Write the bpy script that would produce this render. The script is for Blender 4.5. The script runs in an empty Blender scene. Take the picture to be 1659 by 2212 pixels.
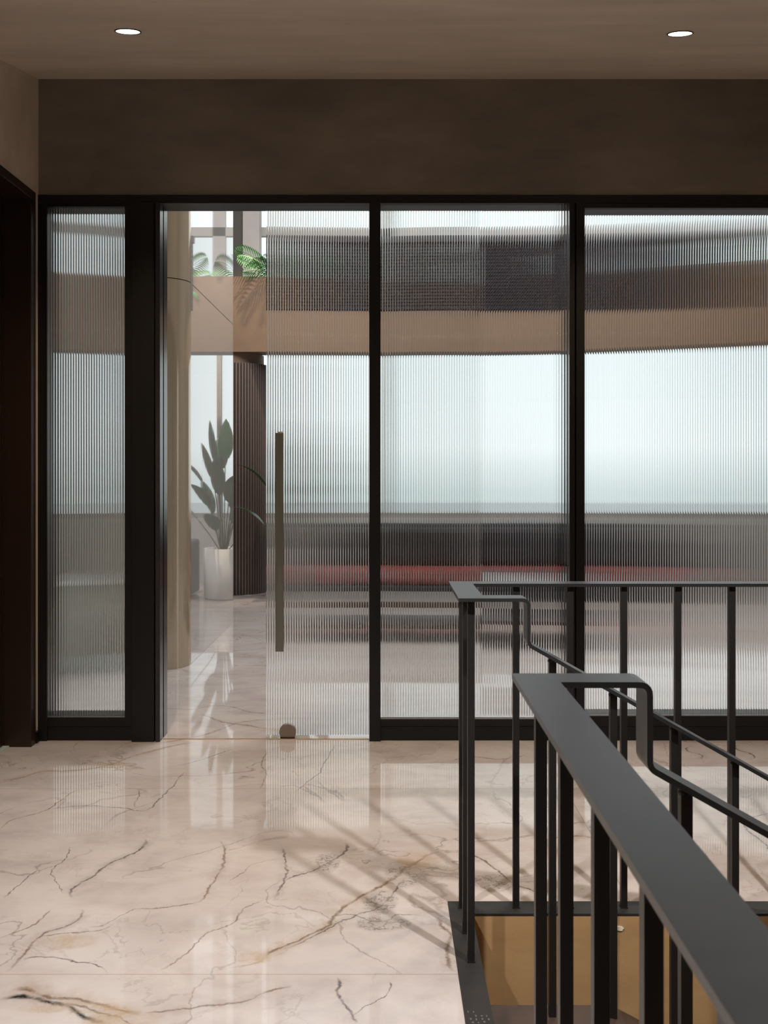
import bpy, bmesh, math, random
from mathutils import Vector, Matrix
random.seed(7)
C = bpy.context.scene
COL = C.collection

# ------------------------------------------------------------------ camera
cam_d = bpy.data.cameras.new('camera')
cam = bpy.data.objects.new('camera', cam_d)
COL.objects.link(cam)
cam.location = (0, 0, 1.38)
cam.rotation_euler = (math.radians(90), 0, 0)
cam_d.sensor_fit = 'VERTICAL'
cam_d.sensor_height = 24.0
cam_d.lens = 2120 / 2212 * 24.0
cam_d.shift_y = -86 / 2212
cam_d.clip_start = 0.05
cam_d.dof.use_dof = True
cam_d.dof.focus_distance = 4.9
cam_d.dof.aperture_fstop = 9.0
C.camera = cam

# ------------------------------------------------------------------ world (bright overcast sky outside the lobby)
SKY = 1.24
w = bpy.data.worlds.new('sky')
C.world = w
w.use_nodes = True
nt = w.node_tree
nt.nodes.clear()
wo = nt.nodes.new('ShaderNodeOutputWorld')
bg = nt.nodes.new('ShaderNodeBackground')
tc = nt.nodes.new('ShaderNodeTexCoord')
sx = nt.nodes.new('ShaderNodeSeparateXYZ')
rp = nt.nodes.new('ShaderNodeValToRGB')
mr = nt.nodes.new('ShaderNodeMapRange')
mr.inputs['From Min'].default_value = -0.12
mr.inputs['From Max'].default_value = 0.16
nt.links.new(tc.outputs['Generated'], sx.inputs[0])
nt.links.new(sx.outputs['Z'], mr.inputs['Value'])
nt.links.new(mr.outputs[0], rp.inputs[0])
rp.color_ramp.elements[0].position = 0.0
rp.color_ramp.elements[0].color = (0.46, 0.50, 0.48, 1)
rp.color_ramp.elements[1].position = 1.0
rp.color_ramp.elements[1].color = (0.93, 0.975, 1.0, 1)
e = rp.color_ramp.elements.new(0.36)
e.color = (0.70, 0.76, 0.76, 1)
e = rp.color_ramp.elements.new(0.52)
e.color = (0.97, 0.99, 1.0, 1)
bg.inputs['Strength'].default_value = SKY
nt.links.new(rp.outputs[0], bg.inputs[0])
nt.links.new(bg.outputs[0], wo.inputs[0])

C.view_settings.view_transform = 'Standard'
C.view_settings.look = 'None'
C.view_settings.exposure = 0.0
C.view_settings.gamma = 1.0
C.view_settings.use_curve_mapping = False
C.cycles.max_bounces = 16
C.cycles.transmission_bounces = 14
C.cycles.glossy_bounces = 6
C.cycles.diffuse_bounces = 4
C.cycles.transparent_max_bounces = 12
C.cycles.sample_clamp_indirect = 4.0
C.cycles.use_denoising = True


def lamp(name, kind, loc, target, power, color=(1, 1, 1), size=0.3, size_y=None, spot=None, blend=0.5):
    d = bpy.data.lights.new(name, kind)
    d.energy = power
    d.color = color
    if kind == 'AREA':
        d.shape = 'RECTANGLE'
        d.size = size
        d.size_y = size_y or size
    if kind in ('SPOT', 'POINT'):
        d.shadow_soft_size = size
    if kind == 'SPOT':
        d.spot_size = math.radians(spot)
        d.spot_blend = blend
    o = bpy.data.objects.new(name, d)
    COL.objects.link(o)
    o.location = loc
    v = Vector(target) - Vector(loc)
    o.rotation_euler = v.to_track_quat('-Z', 'Y').to_euler()
    return o


WARM = (1.0, 0.74, 0.46)
# added soft fill lamp, unseen, high over the stair void behind the camera
lamp('stair_void_fill', 'AREA', (0.6, -0.9, 5.1), (0.6, -0.9, 0.0), 18, (0.93, 0.96, 1.0), 3.0, 2.6)
# added unseen overhead fill brightening the lobby; the spot throws the palm shadow
lamp('lobby_fill', 'AREA', (0.8, 8.6, 5.6), (0.8, 8.6, 0), 350, (1.0, 0.97, 0.95), 5.5, 3.2)
lamp('lobby_spot', 'SPOT', (-0.62, 10.05, 5.75), (-1.35, 10.98, 3.3), 520, (1.0, 0.80, 0.58), 0.03, spot=50)


# ------------------------------------------------------------------ helpers
def tag(o, label=None, cat=None, group=None, kind=None):
    if label: o['label'] = label
    if cat: o['category'] = cat
    if group: o['group'] = group
    if kind: o['kind'] = kind
    return o


def empty(name, loc=(0, 0, 0), **k):
    o = bpy.data.objects.new(name, None)
    o.empty_display_size = 0.1
    COL.objects.link(o)
    o.location = loc
    return tag(o, **k)


def obj(name, bm, mat, parent=None, smooth=False, bevel=0.0, **k):
    """bm is in world coordinates; children keep world placement."""
    me = bpy.data.meshes.new(name)
    bmesh.ops.recalc_face_normals(bm, faces=bm.faces)
    if smooth:
        for f in bm.faces: f.smooth = True
    o = bpy.data.objects.new(name, me)
    if parent is not None:
        bmesh.ops.translate(bm, vec=-world_loc(parent), verts=bm.verts)
    bm.to_mesh(me)
    bm.free()
    me.materials.append(mat)
    COL.objects.link(o)
    if parent is not None: o.parent = parent
    if bevel:
        m = o.modifiers.new('bevel', 'BEVEL')
        m.width = bevel
        m.segments = 2
        m.limit_method = 'ANGLE'
    return tag(o, **k)


def world_loc(o):
    v = Vector((0, 0, 0))
    while o is not None:
        v += o.location
        o = o.parent
    return v


def box(bm, x0, x1, y0, y1, z0, z1):
    vs = [bm.verts.new((x, y, z)) for z in (z0, z1) for x, y in ((x0, y0), (x1, y0), (x1, y1), (x0, y1))]
    for f in ((0, 3, 2, 1), (4, 5, 6, 7), (0, 1, 5, 4), (1, 2, 6, 5), (2, 3, 7, 6), (3, 0, 4, 7)):
        bm.faces.new([vs[i] for i in f])
    return vs


def boxes(*bs):
    bm = bmesh.new()
    for b in bs: box(bm, *b)
    return bm


def prism(bm, pts, axis, a, b):
    """extrude closed 2D outline pts along axis ('x','y','z') from a to b"""
    def mk(p, t):
        if axis == 'x': return (t, p[0], p[1])
        if axis == 'y': return (p[0], t, p[1])
        return (p[0], p[1], t)
    A = [bm.verts.new(mk(p, a)) for p in pts]
    B = [bm.verts.new(mk(p, b)) for p in pts]
    n = len(pts)
    side = []
    for i in range(n):
        side.append(bm.faces.new((A[i], A[(i + 1) % n], B[(i + 1) % n], B[i])))
    for f in (bm.faces.new(A), bm.faces.new(B[::-1])):
        for ed in f.edges: ed.smooth = False
    return A, B, side


def lathe(bm, prof, c, seg=48):
    rings = []
    for r, z in prof:
        rings.append([bm.verts.new((c[0] + r * math.cos(2 * math.pi * i / seg), c[1] + r * math.sin(2 * math.pi * i / seg), c[2] + z)) for i in range(seg)])
    for a, b in zip(rings, rings[1:]):
        for i in range(seg):
            j = (i + 1) % seg
            bm.faces.new((a[i], a[j], b[j], b[i]))
    bm.faces.new(rings[0][::-1])
    bm.faces.new(rings[-1])


def ribbon(bm, path, width_dir, half, thick):
    """flat bar following path; path points on centre of bar, thickness normal computed in the plane normal to width_dir"""
    w_ = Vector(width_dir).normalized()
    P = [Vector(p) for p in path]
    rows = []
    for i, p in enumerate(P):
        if i == 0: t = (P[1] - p).normalized(); m = 1.0
        elif i == len(P) - 1: t = (p - P[i - 1]).normalized(); m = 1.0
        else:
            t1 = (p - P[i - 1]).normalized(); t2 = (P[i + 1] - p).normalized()
            t = (t1 + t2).normalized(); m = 1.0 / max(0.3, t.dot(t1))
        n = w_.cross(t).normalized() * (thick / 2 * m)
        rows.append([bm.verts.new(p + w_ * half + n), bm.verts.new(p - w_ * half + n), bm.verts.new(p - w_ * half - n), bm.verts.new(p + w_ * half - n)])
    for a, b in zip(rows, rows[1:]):
        for i in range(4):
            j = (i + 1) % 4
            bm.faces.new((a[i], a[j], b[j], b[i]))
    bm.faces.new(rows[0][::-1])
    bm.faces.new(rows[-1])


# ------------------------------------------------------------------ materials
def new_mat(name):
    m = bpy.data.materials.new(name)
    m.use_nodes = True
    nt = m.node_tree
    return m, nt, nt.nodes['Principled BSDF'], nt.nodes['Material Output']


def N(nt, t, **k):
    n = nt.nodes.new(t)
    for a, b in k.items(): setattr(n, a, b)
    return n


def math_n(nt, op, a, b=None, c=None, clamp=False):
    n = nt.nodes.new('ShaderNodeMath')
    n.operation = op
    n.use_clamp = clamp
    for i, v in enumerate((a, b, c)):
        if v is None: continue
        if isinstance(v, (int, float)): n.inputs[i].default_value = v
        else: nt.links.new(v, n.inputs[i])
    return n.outputs[0]


def mix_n(nt, fac, a, b, blend='MIX'):
    n = nt.nodes.new('ShaderNodeMix')
    n.data_type = 'RGBA'
    n.blend_type = blend
    for i, v in ((0, fac), (6, a), (7, b)):
        if isinstance(v, (int, float)): n.inputs[i].default_value = v
        elif isinstance(v, tuple): n.inputs[i].default_value = (*v, 1)
        else: nt.links.new(v, n.inputs[i])
    return n.outputs[2]


def noise_n(nt, vec, scale, detail=4, rough=0.55, dist=0.0):
    n = nt.nodes.new('ShaderNodeTexNoise')
    n.inputs['Scale'].default_value = scale
    n.inputs['Detail'].default_value = detail
    n.inputs['Roughness'].default_value = rough
    n.inputs['Distortion'].default_value = dist
    nt.links.new(vec, n.inputs['Vector'])
    return n


def pos_n(nt, scale=None):
    g = nt.nodes.new('ShaderNodeNewGeometry')
    if scale is None: return g.outputs['Position']
    m = nt.nodes.new('ShaderNodeMapping')
    m.inputs['Scale'].default_value = scale
    nt.links.new(g.outputs['Position'], m.inputs['Vector'])
    return m.outputs[0]


def maprange(nt, v, a, b, c=0.0, d=1.0, smooth=False):
    n = nt.nodes.new('ShaderNodeMapRange')
    if smooth: n.interpolation_type = 'SMOOTHSTEP'
    nt.links.new(v, n.inputs['Value'])
    for k, x in zip(('From Min', 'From Max', 'To Min', 'To Max'), (a, b, c, d)):
        n.inputs[k].default_value = x
    return n.outputs[0]


def simple(name, color, rough=0.5, metal=0.0, c2=None, scale=(3, 3, 3), nscale=1.0, bump=0.0, bscale=40, coat=0.0, spec=0.5):
    m, nt, p, out = new_mat(name)
    p.inputs['Roughness'].default_value = rough
    p.inputs['Metallic'].default_value = metal
    p.inputs['Coat Weight'].default_value = coat
    p.inputs['Specular IOR Level'].default_value = spec
    pos = pos_n(nt, scale)
    n = noise_n(nt, pos, nscale, 6, 0.6)
    f = maprange(nt, n.outputs[0], 0.3, 0.7)
    nt.links.new(mix_n(nt, f, color, c2 or tuple(c * 0.88 for c in color)), p.inputs['Base Color'])
    if bump:
        b = N(nt, 'ShaderNodeBump')
        b.inputs['Strength'].default_value = bump
        b.inputs['Distance'].default_value = 0.004
        n2 = noise_n(nt, pos_n(nt), bscale, 5, 0.6)
        nt.links.new(n2.outputs[0], b.inputs['Height'])
        nt.links.new(b.outputs[0], p.inputs['Normal'])
    return m


M = {}
M['plaster'] = simple('brown_microcement', (0.265, 0.22, 0.175), 0.62, c2=(0.150, 0.122, 0.095), scale=(1.1, 2.2, 2.6), nscale=1.1, bump=0.12, bscale=7)
M['plaster_light'] = simple('taupe_microcement', (0.66, 0.565, 0.46), 0.6, c2=(0.50, 0.42, 0.335), scale=(0.8, 3.4, 2.4), nscale=1.2, bump=0.10, bscale=7)
M['ochre'] = simple('ochre_microcement', (0.46, 0.285, 0.13), 0.6, c2=(0.38, 0.228, 0.10), scale=(2, 2, 4), nscale=2.5, bump=0.25, bscale=30)
M['tan'] = simple('tan_plaster', (0.215, 0.145, 0.096), 0.6, c2=(0.18, 0.12, 0.082), scale=(1.5, 1.5, 2), nscale=2.0)
M['frame'] = simple('black_aluminium', (0.0055, 0.005, 0.0055), 0.42, 0.0, c2=(0.004, 0.004, 0.004), spec=0.35)
M['frame_side'] = simple('black_aluminium_reveal', (0.008, 0.008, 0.010), 0.25, 0.0, spec=0.6)
M['rail'] = simple('charcoal_powder_coated_steel', (0.019, 0.0195, 0.020), 0.32, 0.0, c2=(0.015, 0.0155, 0.016), scale=(9, 40, 40), nscale=1.0, spec=0.5)
M['post'] = simple('dark_steel_bar', (0.012, 0.0105, 0.0095), 0.42, 0.0, c2=(0.008, 0.0075, 0.007), spec=0.45)
M['plate'] = simple('dark_steel_plate', (0.026, 0.024, 0.023), 0.6, c2=(0.019, 0.0175, 0.017), scale=(6, 6, 6), bump=0.1, bscale=90, spec=0.3)
M['stringer'] = simple('brown_steel', (0.060, 0.036, 0.026), 0.5, c2=(0.05, 0.03, 0.02))
M['jamb'] = simple('bronze_brown_metal', (0.034, 0.018, 0.012), 0.34, 0.3, c2=(0.028, 0.015, 0.010))
M['brass'] = simple('brass_strip', (0.75, 0.50, 0.27), 0.3, 1.0)
M['steel'] = simple('brushed_taupe_steel', (0.36, 0.31, 0.27), 0.34, 1.0, scale=(40, 40, 2))
M['steel_dark'] = simple('brushed_grey_steel', (0.23, 0.235, 0.205), 0.36, 0.85, c2=(0.18, 0.185, 0.16), scale=(60, 60, 3))
M['white'] = simple('white_paint', (0.82, 0.81, 0.79), 0.5)
M['white_dim'] = simple('offwhite_column', (0.60, 0.57, 0.55), 0.6)
M['greywall'] = simple('pale_grey_wall', (0.30, 0.30, 0.29), 0.6, c2=(0.26, 0.26, 0.25))
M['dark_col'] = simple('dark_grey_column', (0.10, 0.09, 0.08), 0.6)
M['sofa'] = simple('navy_black_leather', (0.008, 0.010, 0.020), 0.5, c2=(0.006, 0.007, 0.014))
M['red'] = simple('red_fabric', (0.27, 0.040, 0.034), 0.75)
M['table'] = simple('black_gloss', (0.012, 0.012, 0.014), 0.12)
M['louvre'] = simple('charcoal_louvre', (0.032, 0.030, 0.040), 0.5)
M['slat'] = simple('brown_slat', (0.125, 0.096, 0.086), 0.45, c2=(0.10, 0.077, 0.069), scale=(8, 8, 0.5))
M['slat_gap'] = simple('dark_backing', (0.020, 0.014, 0.012), 0.8)
M['leaf'] = simple('green_leaf', (0.065, 0.26, 0.055), 0.42, c2=(0.03, 0.15, 0.035), scale=(9, 9, 9))
M['leaf_dark'] = simple('deep_green_leaf', (0.035, 0.105, 0.040), 0.4, c2=(0.02, 0.065, 0.025), scale=(7, 7, 7))
M['stem'] = simple('green_stem', (0.09, 0.13, 0.05), 0.6)
M['soil'] = simple('soil', (0.03, 0.02, 0.014), 0.9)
M['basement'] = simple('lower_floor', (0.16, 0.11, 0.075), 0.5)
M['tile_grey'] = simple('pale_deck', (0.5, 0.5, 0.5), 0.7)
M['greencab'] = simple('sage_lacquer', (0.42, 0.43, 0.38), 0.4)

# champagne lacquered metal, mirror-like
m, nt, p, out = new_mat('champagne_polished_metal')
p.inputs['Base Color'].default_value = (0.50, 0.42, 0.31, 1)
p.inputs['Metallic'].default_value = 0.35
p.inputs['Roughness'].default_value = 0.13
p.inputs['Coat Weight'].default_value = 0.6
p.inputs['Coat Roughness'].default_value = 0.02
nb = noise_n(nt, pos_n(nt, (9, 9, 0.35)), 1.0, 2, 0.5)
b = N(nt, 'ShaderNodeBump')
b.inputs['Strength'].default_value = 0.12
b.inputs['Distance'].default_value = 0.01
nt.links.new(nb.outputs[0], b.inputs['Height'])
nt.links.new(b.outputs[0], p.inputs['Normal'])
M['champagne'] = m
m, nt, p, out = new_mat('pale_polished_panel')
p.inputs['Base Color'].default_value = (0.45, 0.44, 0.42, 1)
p.inputs['Metallic'].default_value = 0.0
p.inputs['Roughness'].default_value = 0.03
p.inputs['IOR'].default_value = 1.6
p.inputs['Coat Weight'].default_value = 1.0
p.inputs['Coat Roughness'].default_value = 0.01
nb = noise_n(nt, pos_n(nt, (14, 14, 0.5)), 1.0, 2, 0.5)
b = N(nt, 'ShaderNodeBump')
b.inputs['Strength'].default_value = 0.03
b.inputs['Distance'].default_value = 0.01
nt.links.new(nb.outputs[0], b.inputs['Height'])
nt.links.new(b.outputs[0], p.inputs['Normal'])
M['panel'] = m

# fluted glass
m, nt, p, out = new_mat('fluted_clear_glass')
nt.nodes.remove(p)
g = N(nt, 'ShaderNodeBsdfGlass')
g.inputs['Color'].default_value = (0.985, 0.992, 0.99, 1)
g.inputs['Roughness'].default_value = 0.0
g.inputs['IOR'].default_value = 1.5
nt.links.new(g.outputs[0], out.inputs[0])
M['glass'] = m
# thin window glass
m, nt, p, out = new_mat('clear_window_glass')
nt.nodes.remove(p)
tr = N(nt, 'ShaderNodeBsdfTransparent')
tr.inputs[0].default_value = (0.95, 0.98, 0.98, 1)
gl = N(nt, 'ShaderNodeBsdfGlossy')
gl.inputs['Roughness'].default_value = 0.02
fr = N(nt, 'ShaderNodeFresnel')
mx = N(nt, 'ShaderNodeMixShader')
nt.links.new(fr.outputs[0], mx.inputs[0])
nt.links.new(tr.outputs[0], mx.inputs[1])
nt.links.new(gl.outputs[0], mx.inputs[2])
nt.links.new(mx.outputs[0], out.inputs[0])
M['clear'] = m
# lamp lens
m, nt, p, out = new_mat('lit_lamp_lens')
p.inputs['Base Color'].default_value = (1, 0.9, 0.75, 1)
p.inputs['Emission Color'].default_value = (1, 0.90, 0.74, 1)
p.inputs['Emission Strength'].default_value = 6.0
M['lens'] = m

# ------------------------------------------------------------------ marble floor
# each vein: width factor, tone, polyline on the floor in metres (x, y)
VEINS = [
    (.8, 'b', [(-1.487,3.799), (-1.478,3.891), (-1.431,3.944), (-1.378,4.019), (-1.361,4.139), (-1.323,4.27)]),
    (.7, 'g', [(-1.378,4.019), (-1.240,4.053), (-1.061,4.029), (-0.995,4.003), (-0.96,4.03)]),
    (.8, 'g', [(-0.975,3.99), (-0.955,4.075), (-0.941,4.155), (-0.93,4.3), (-0.92,4.5)]),
    (.7, 'g', [(-1.028,4.036), (-1.042,4.104), (-1.054,4.230), (-1.067,4.27)]),
    (1.3, 'o', [(-1.722,4.402), (-1.655,4.422), (-1.578,4.525), (-1.430,4.547), (-1.286,4.633), (-1.236,4.747), (-1.143,4.866), (-1.039,4.965), (-0.964,5.016)]),
    (.8, 'g', [(-1.013,4.590), (-0.921,4.656), (-0.836,4.770), (-0.759,4.890)]),
    (1.0, 'b', [(-0.62,3.13), (-0.592,3.155), (-0.576,3.209), (-0.577,3.319), (-0.565,3.436), (-0.574,3.536), (-0.590,3.615), (-0.614,3.684)]),
    (.9, 'b', [(-0.893,2.973), (-0.850,3.001), (-0.810,3.077), (-0.782,3.102), (-0.721,3.106), (-0.654,3.126), (-0.592,3.157)]),
    (1.1, 'g', [(-0.382,3.615), (-0.348,3.511), (-0.336,3.412), (-0.336,3.319), (-0.345,3.230), (-0.361,3.167)]),
    (.8, 'b', [(-0.643,2.705), (-0.592,2.754), (-0.561,2.834), (-0.531,2.937), (-0.463,3.010), (-0.450,3.077), (-0.432,3.126), (-0.36,3.18)]),
    (1.4, 'g', [(-0.344,3.307), (-0.301,3.353), (-0.239,3.412), (-0.184,3.486), (-0.139,3.589), (-0.146,3.656)]),
    (.6, 'b', [(-0.525,3.319), (-0.488,3.388), (-0.467,3.448), (-0.412,3.486), (-0.372,3.511)]),
    (1.9, 'o', [(-0.566,2.703), (-0.474,2.708), (-0.406,2.715), (-0.351,2.770), (-0.325,2.818), (-0.282,2.868), (-0.229,2.920), (-0.175,2.982), (-0.137,3.096), (-0.087,3.178), (-0.042,3.230), (0.023,3.319), (0.102,3.461), (0.165,3.549), (0.239,3.589)]),
    (1.0, 'g', [(-0.303,2.834), (-0.227,2.893), (-0.150,2.991), (-0.100,3.038), (-0.023,3.106), (0.031,3.209), (0.060,3.319)]),
    (1.1, 'g', [(-1.010,3.178), (-1.028,3.230), (-1.018,3.296), (-0.991,3.365), (-0.977,3.448), (-0.934,3.511), (-0.890,3.615), (-0.900,3.698)]),
    (1.1, 'b', [(-1.043,2.705), (-1.031,2.778), (-1.028,2.834), (-1.026,2.920), (-0.965,2.988), (-0.945,3.045), (-0.955,3.106)]),
    (.8, 'b', [(-1.026,2.920), (-0.957,2.937), (-0.876,2.946), (-0.830,2.991), (-0.815,3.029)]),
    (.8, 'g', [(-1.025,2.770), (-1.004,2.789), (-0.973,2.792), (-0.887,2.770), (-0.820,2.757), (-0.763,2.708)]),
    (.8, 'b', [(-1.136,2.902), (-1.102,2.946), (-1.068,2.991), (-1.055,3.048), (-1.05,3.096)]),
    (2.2, 'k', [(-1.008,2.576), (-0.968,2.587), (-0.915,2.581), (-0.854,2.554), (-0.800,2.522), (-0.764,2.496), (-0.722,2.473), (-0.681,2.455)]),
    (1.7, 'o', [(-0.997,2.606), (-0.973,2.620), (-0.906,2.599), (-0.863,2.581), (-0.792,2.565), (-0.728,2.545), (-0.667,2.515), (-0.609,2.501)]),
    (1.1, 'b', [(-0.610,2.504), (-0.541,2.516), (-0.459,2.538), (-0.375,2.558), (-0.335,2.585), (-0.309,2.610), (-0.245,2.642)]),
    (1.0, 'g', [(-0.860,2.545), (-0.79,2.54), (-0.73,2.51), (-0.68,2.49), (-0.62,2.44)]),
    (1.2, 'g', [(-0.074,2.455), (-0.081,2.486), (-0.098,2.525), (-0.110,2.558), (-0.122,2.606), (-0.116,2.649), (-0.128,2.681)]),
    (.6, 'g', [(-0.089,2.492), (-0.062,2.525), (-0.026,2.558), (0.007,2.592), (0.018,2.663)]),
    (1.4, 'b', [(0.197,2.708), (0.185,2.754), (0.181,2.843), (0.196,2.928), (0.173,2.982), (0.170,3.048)]),
    (.7, 'g', [(-0.391,4.211), (-0.336,4.363), (-0.302,4.504), (-0.267,4.793), (-0.250,4.991)]),
    (.6, 'b', [(-0.541,4.267), (-0.533,4.402), (-0.577,4.656), (-0.586,4.890)]),
    (.7, 'b', [(-0.175,2.982), (-0.110,3.057), (-0.066,3.038), (-0.005,3.019), (0.056,3.067), (0.124,3.038)]),
    (.6, 'g', [(-1.229,3.188), (-1.222,3.256), (-1.215,3.346), (-1.128,3.461)]),
    (.5, 'g', [(-1.046,3.209), (-1.110,3.319), (-1.151,3.412), (-1.139,3.511), (-1.158,3.615)]),
    (1.0, 'b', [(-1.158,4.991), (-1.058,5.053), (-0.961,5.149), (-0.877,5.261), (-0.794,5.408), (-0.647,5.468)]),
    (1.2, 'o', [(-1.05,5.62), (-0.86,5.40), (-0.72,5.33), (-0.62,5.28), (-0.45,5.2)]),
    (.8, 'g', [(-1.42,5.95), (-1.15,5.72), (-0.98,5.80), (-0.74,5.63), (-0.5,5.6)]),
    (.8, 'g', [(-1.1,8.35), (-0.98,8.60), (-0.80,8.72), (-0.6,9.1), (-0.3,9.3)]),
    (.8, 'g', [(-1.3,7.55), (-1.05,7.62), (-0.85,7.78), (-0.55,8.0), (-0.2,8.1)]),
    (1.0, 'g', [(1.75,4.72), (1.80,4.80), (1.76,4.88), (1.83,4.97)]),
    (1.0, 'g', [(1.48,4.70), (1.55,4.78), (1.50,4.86), (1.58,4.95)]),
    (.7, 'g', [(0.30,4.65), (0.42,4.75), (0.58,4.72), (0.72,4.90)]),
    (1.0, 'o', [(0.55,3.62), (0.70,3.72), (0.86,3.70), (1.02,3.84)]),
    (1.2, 'g', [(0.22,3.58), (0.33,3.52), (0.40,3.38), (0.47,3.25), (0.60,3.18)]),
    (1.0, 'g', [(1.35,3.45), (1.42,3.62), (1.40,3.80), (1.52,3.95), (1.7,4.0)]),
]


def marble():
    m, nt, p, out = new_mat('veined_beige_marble')
    pos = pos_n(nt)
    n1 = noise_n(nt, pos, 7.0, 3, 0.6)
    n2 = noise_n(nt, pos, 34.0, 3, 0.65)

    def off(n, amt):
        s = N(nt, 'ShaderNodeVectorMath', operation='SUBTRACT')
        nt.links.new(n.outputs['Color'], s.inputs[0])
        s.inputs[1].default_value = (0.5, 0.5, 0.5)
        t = N(nt, 'ShaderNodeVectorMath', operation='SCALE')
        nt.links.new(s.outputs[0], t.inputs[0])
        t.inputs['Scale'].default_value = amt
        return t.outputs[0]

    def add(a, b):
        s = N(nt, 'ShaderNodeVectorMath', operation='ADD')
        nt.links.new(a, s.inputs[0])
        nt.links.new(b, s.inputs[1])
        return s.outputs[0]
    q = add(add(pos, off(n1, 0.040)), off(n2, 0.022))
    sep = N(nt, 'ShaderNodeSeparateXYZ')
    nt.links.new(q, sep.inputs[0])
    PX, PY = sep.outputs[0], sep.outputs[1]
    acc = {}
    halo = None
    for wd, tone, pts in VEINS:
        xs = [a for a, b in pts]; ys = [b for a, b in pts]
        if max(xs) - min(xs) > max(ys) - min(ys): U, V, k = PX, PY, 0
        else: U, V, k = PY, PX, 1
        pr = sorted(((a, b) if k == 0 else (b, a)) for a, b in pts)
        u0, u1 = pr[0][0], pr[-1][0]
        v0, v1 = min(b for a, b in pr) - 0.01, max(b for a, b in pr) + 0.01
        u = maprange(nt, U, u0, u1)
        fc = N(nt, 'ShaderNodeFloatCurve')
        nt.links.new(u, fc.inputs['Value'])
        cm = fc.mapping
        cu = cm.curves[0]
        last = None
        P = []
        for a, b in pr:
            t = (a - u0) / (u1 - u0)
            if last is not None and t - last < 0.02: continue
            P.append((t, (b - v0) / (v1 - v0)))
            last = t
        cu.points[0].location = P[0]
        cu.points[1].location = P[-1]
        for t in P[1:-1]: cu.points.new(*t)
        cm.update()
        v = maprange(nt, fc.outputs[0], 0, 1, v0, v1)
        d = math_n(nt, 'ABSOLUTE', math_n(nt, 'SUBTRACT', V, v))
        taper = math_n(nt, 'MULTIPLY', math_n(nt, 'MINIMUM', u, math_n(nt, 'SUBTRACT', 1.0, u)), 9.0, clamp=True)
        s = maprange(nt, d, 0.0058 * wd, 0.0010 * wd)
        s = math_n(nt, 'MULTIPLY', s, taper)
        acc[tone] = s if tone not in acc else math_n(nt, 'MAXIMUM', acc[tone], s)
        if wd >= 1.0:
            h = math_n(nt, 'MULTIPLY', maprange(nt, d, 0.040 * wd, 0.0, smooth=True), taper)
            if tone == 'o':
                acc['oh'] = h if 'oh' not in acc else math_n(nt, 'MAXIMUM', acc['oh'], h)
            else:
                acc['gh'] = h if 'gh' not in acc else math_n(nt, 'MAXIMUM', acc['gh'], h)
    # clouds
    c1 = noise_n(nt, pos, 1.3, 5, 0.6, 0.4)
    c2 = noise_n(nt, pos_n(nt, (1.0, 1.6, 1)), 3.2, 6, 0.65, 0.3)
    base = mix_n(nt, maprange(nt, c1.outputs[0], 0.35, 0.65), (0.600, 0.545, 0.520), (0.525, 0.472, 0.450))
    base = mix_n(nt, maprange(nt, c2.outputs[0], 0.42, 0.70, 0, 0.7), base, (0.41, 0.35, 0.33))
    # fine secondary veins
    c3 = noise_n(nt, q, 1.05, 4, 0.55, 0.9)
    r = maprange(nt, math_n(nt, 'ABSOLUTE', math_n(nt, 'SUBTRACT', c3.outputs[0], 0.47)), 0.0055, 0.0)
    c4 = noise_n(nt, pos, 2.2, 2, 0.5)
    r = math_n(nt, 'MULTIPLY', r, maprange(nt, c4.outputs[0], 0.38, 0.58, 0.0, 0.65))
    base = mix_n(nt, r, base, (0.23, 0.18, 0.155))
    c5 = noise_n(nt, q, 2.1, 5, 0.6, 0.6)
    r2 = maprange(nt, math_n(nt, 'ABSOLUTE', math_n(nt, 'SUBTRACT', c5.outputs[0], 0.55)), 0.010, 0.0)
    r2 = math_n(nt, 'MULTIPLY', r2, maprange(nt, c1.outputs[0], 0.42, 0.6, 0.0, 0.5))
    base = mix_n(nt, r2, base, (0.30, 0.24, 0.20))
    hn = noise_n(nt, q, 11, 5, 0.7)
    hm = maprange(nt, hn.outputs[0], 0.34, 0.62)
    ck = noise_n(nt, q, 13, 4, 0.7)
    crack = maprange(nt, math_n(nt, 'ABSOLUTE', math_n(nt, 'SUBTRACT', ck.outputs[0], 0.5)), 0.03, 0.0)
    base = mix_n(nt, math_n(nt, 'MULTIPLY', math_n(nt, 'MULTIPLY', acc['oh'], hm), 0.55), base, (0.40, 0.29, 0.19))
    base = mix_n(nt, math_n(nt, 'MULTIPLY', math_n(nt, 'MULTIPLY', acc['gh'], hm), 0.45), base, (0.33, 0.285, 0.26))
    wn = noise_n(nt, pos, 16, 3, 0.6)
    wm = maprange(nt, wn.outputs[0], 0.34, 0.52, 0.35, 1.0)
    for k, col, st in (('b', (0.17, 0.105, 0.06), 0.8), ('o', (0.17, 0.105, 0.060), 0.85), ('g', (0.09, 0.075, 0.068), 0.85), ('k', (0.03, 0.028, 0.028), 1.0)):
        base = mix_n(nt, math_n(nt, 'MULTIPLY', math_n(nt, 'MULTIPLY', acc[k], wm), st), base, col)
    # crackled grey pockets beside the big vein
    for cx, cy, rx, ry in ((-0.01, 3.155, 0.065, 0.10), (0.075, 3.37, 0.085, 0.13), (-0.20, 3.47, 0.05, 0.10), (0.36, 3.30, 0.1, 0.08), (0.0, 3.0, 0.09, 0.06)):
        dx = math_n(nt, 'DIVIDE', math_n(nt, 'SUBTRACT', PX, cx), rx)
        dy = math_n(nt, 'DIVIDE', math_n(nt, 'SUBTRACT', PY, cy), ry)
        rr = math_n(nt, 'ADD', math_n(nt, 'MULTIPLY', dx, dx), math_n(nt, 'MULTIPLY', dy, dy))
        k = maprange(nt, rr, 1.0, 0.4, smooth=True)
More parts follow.
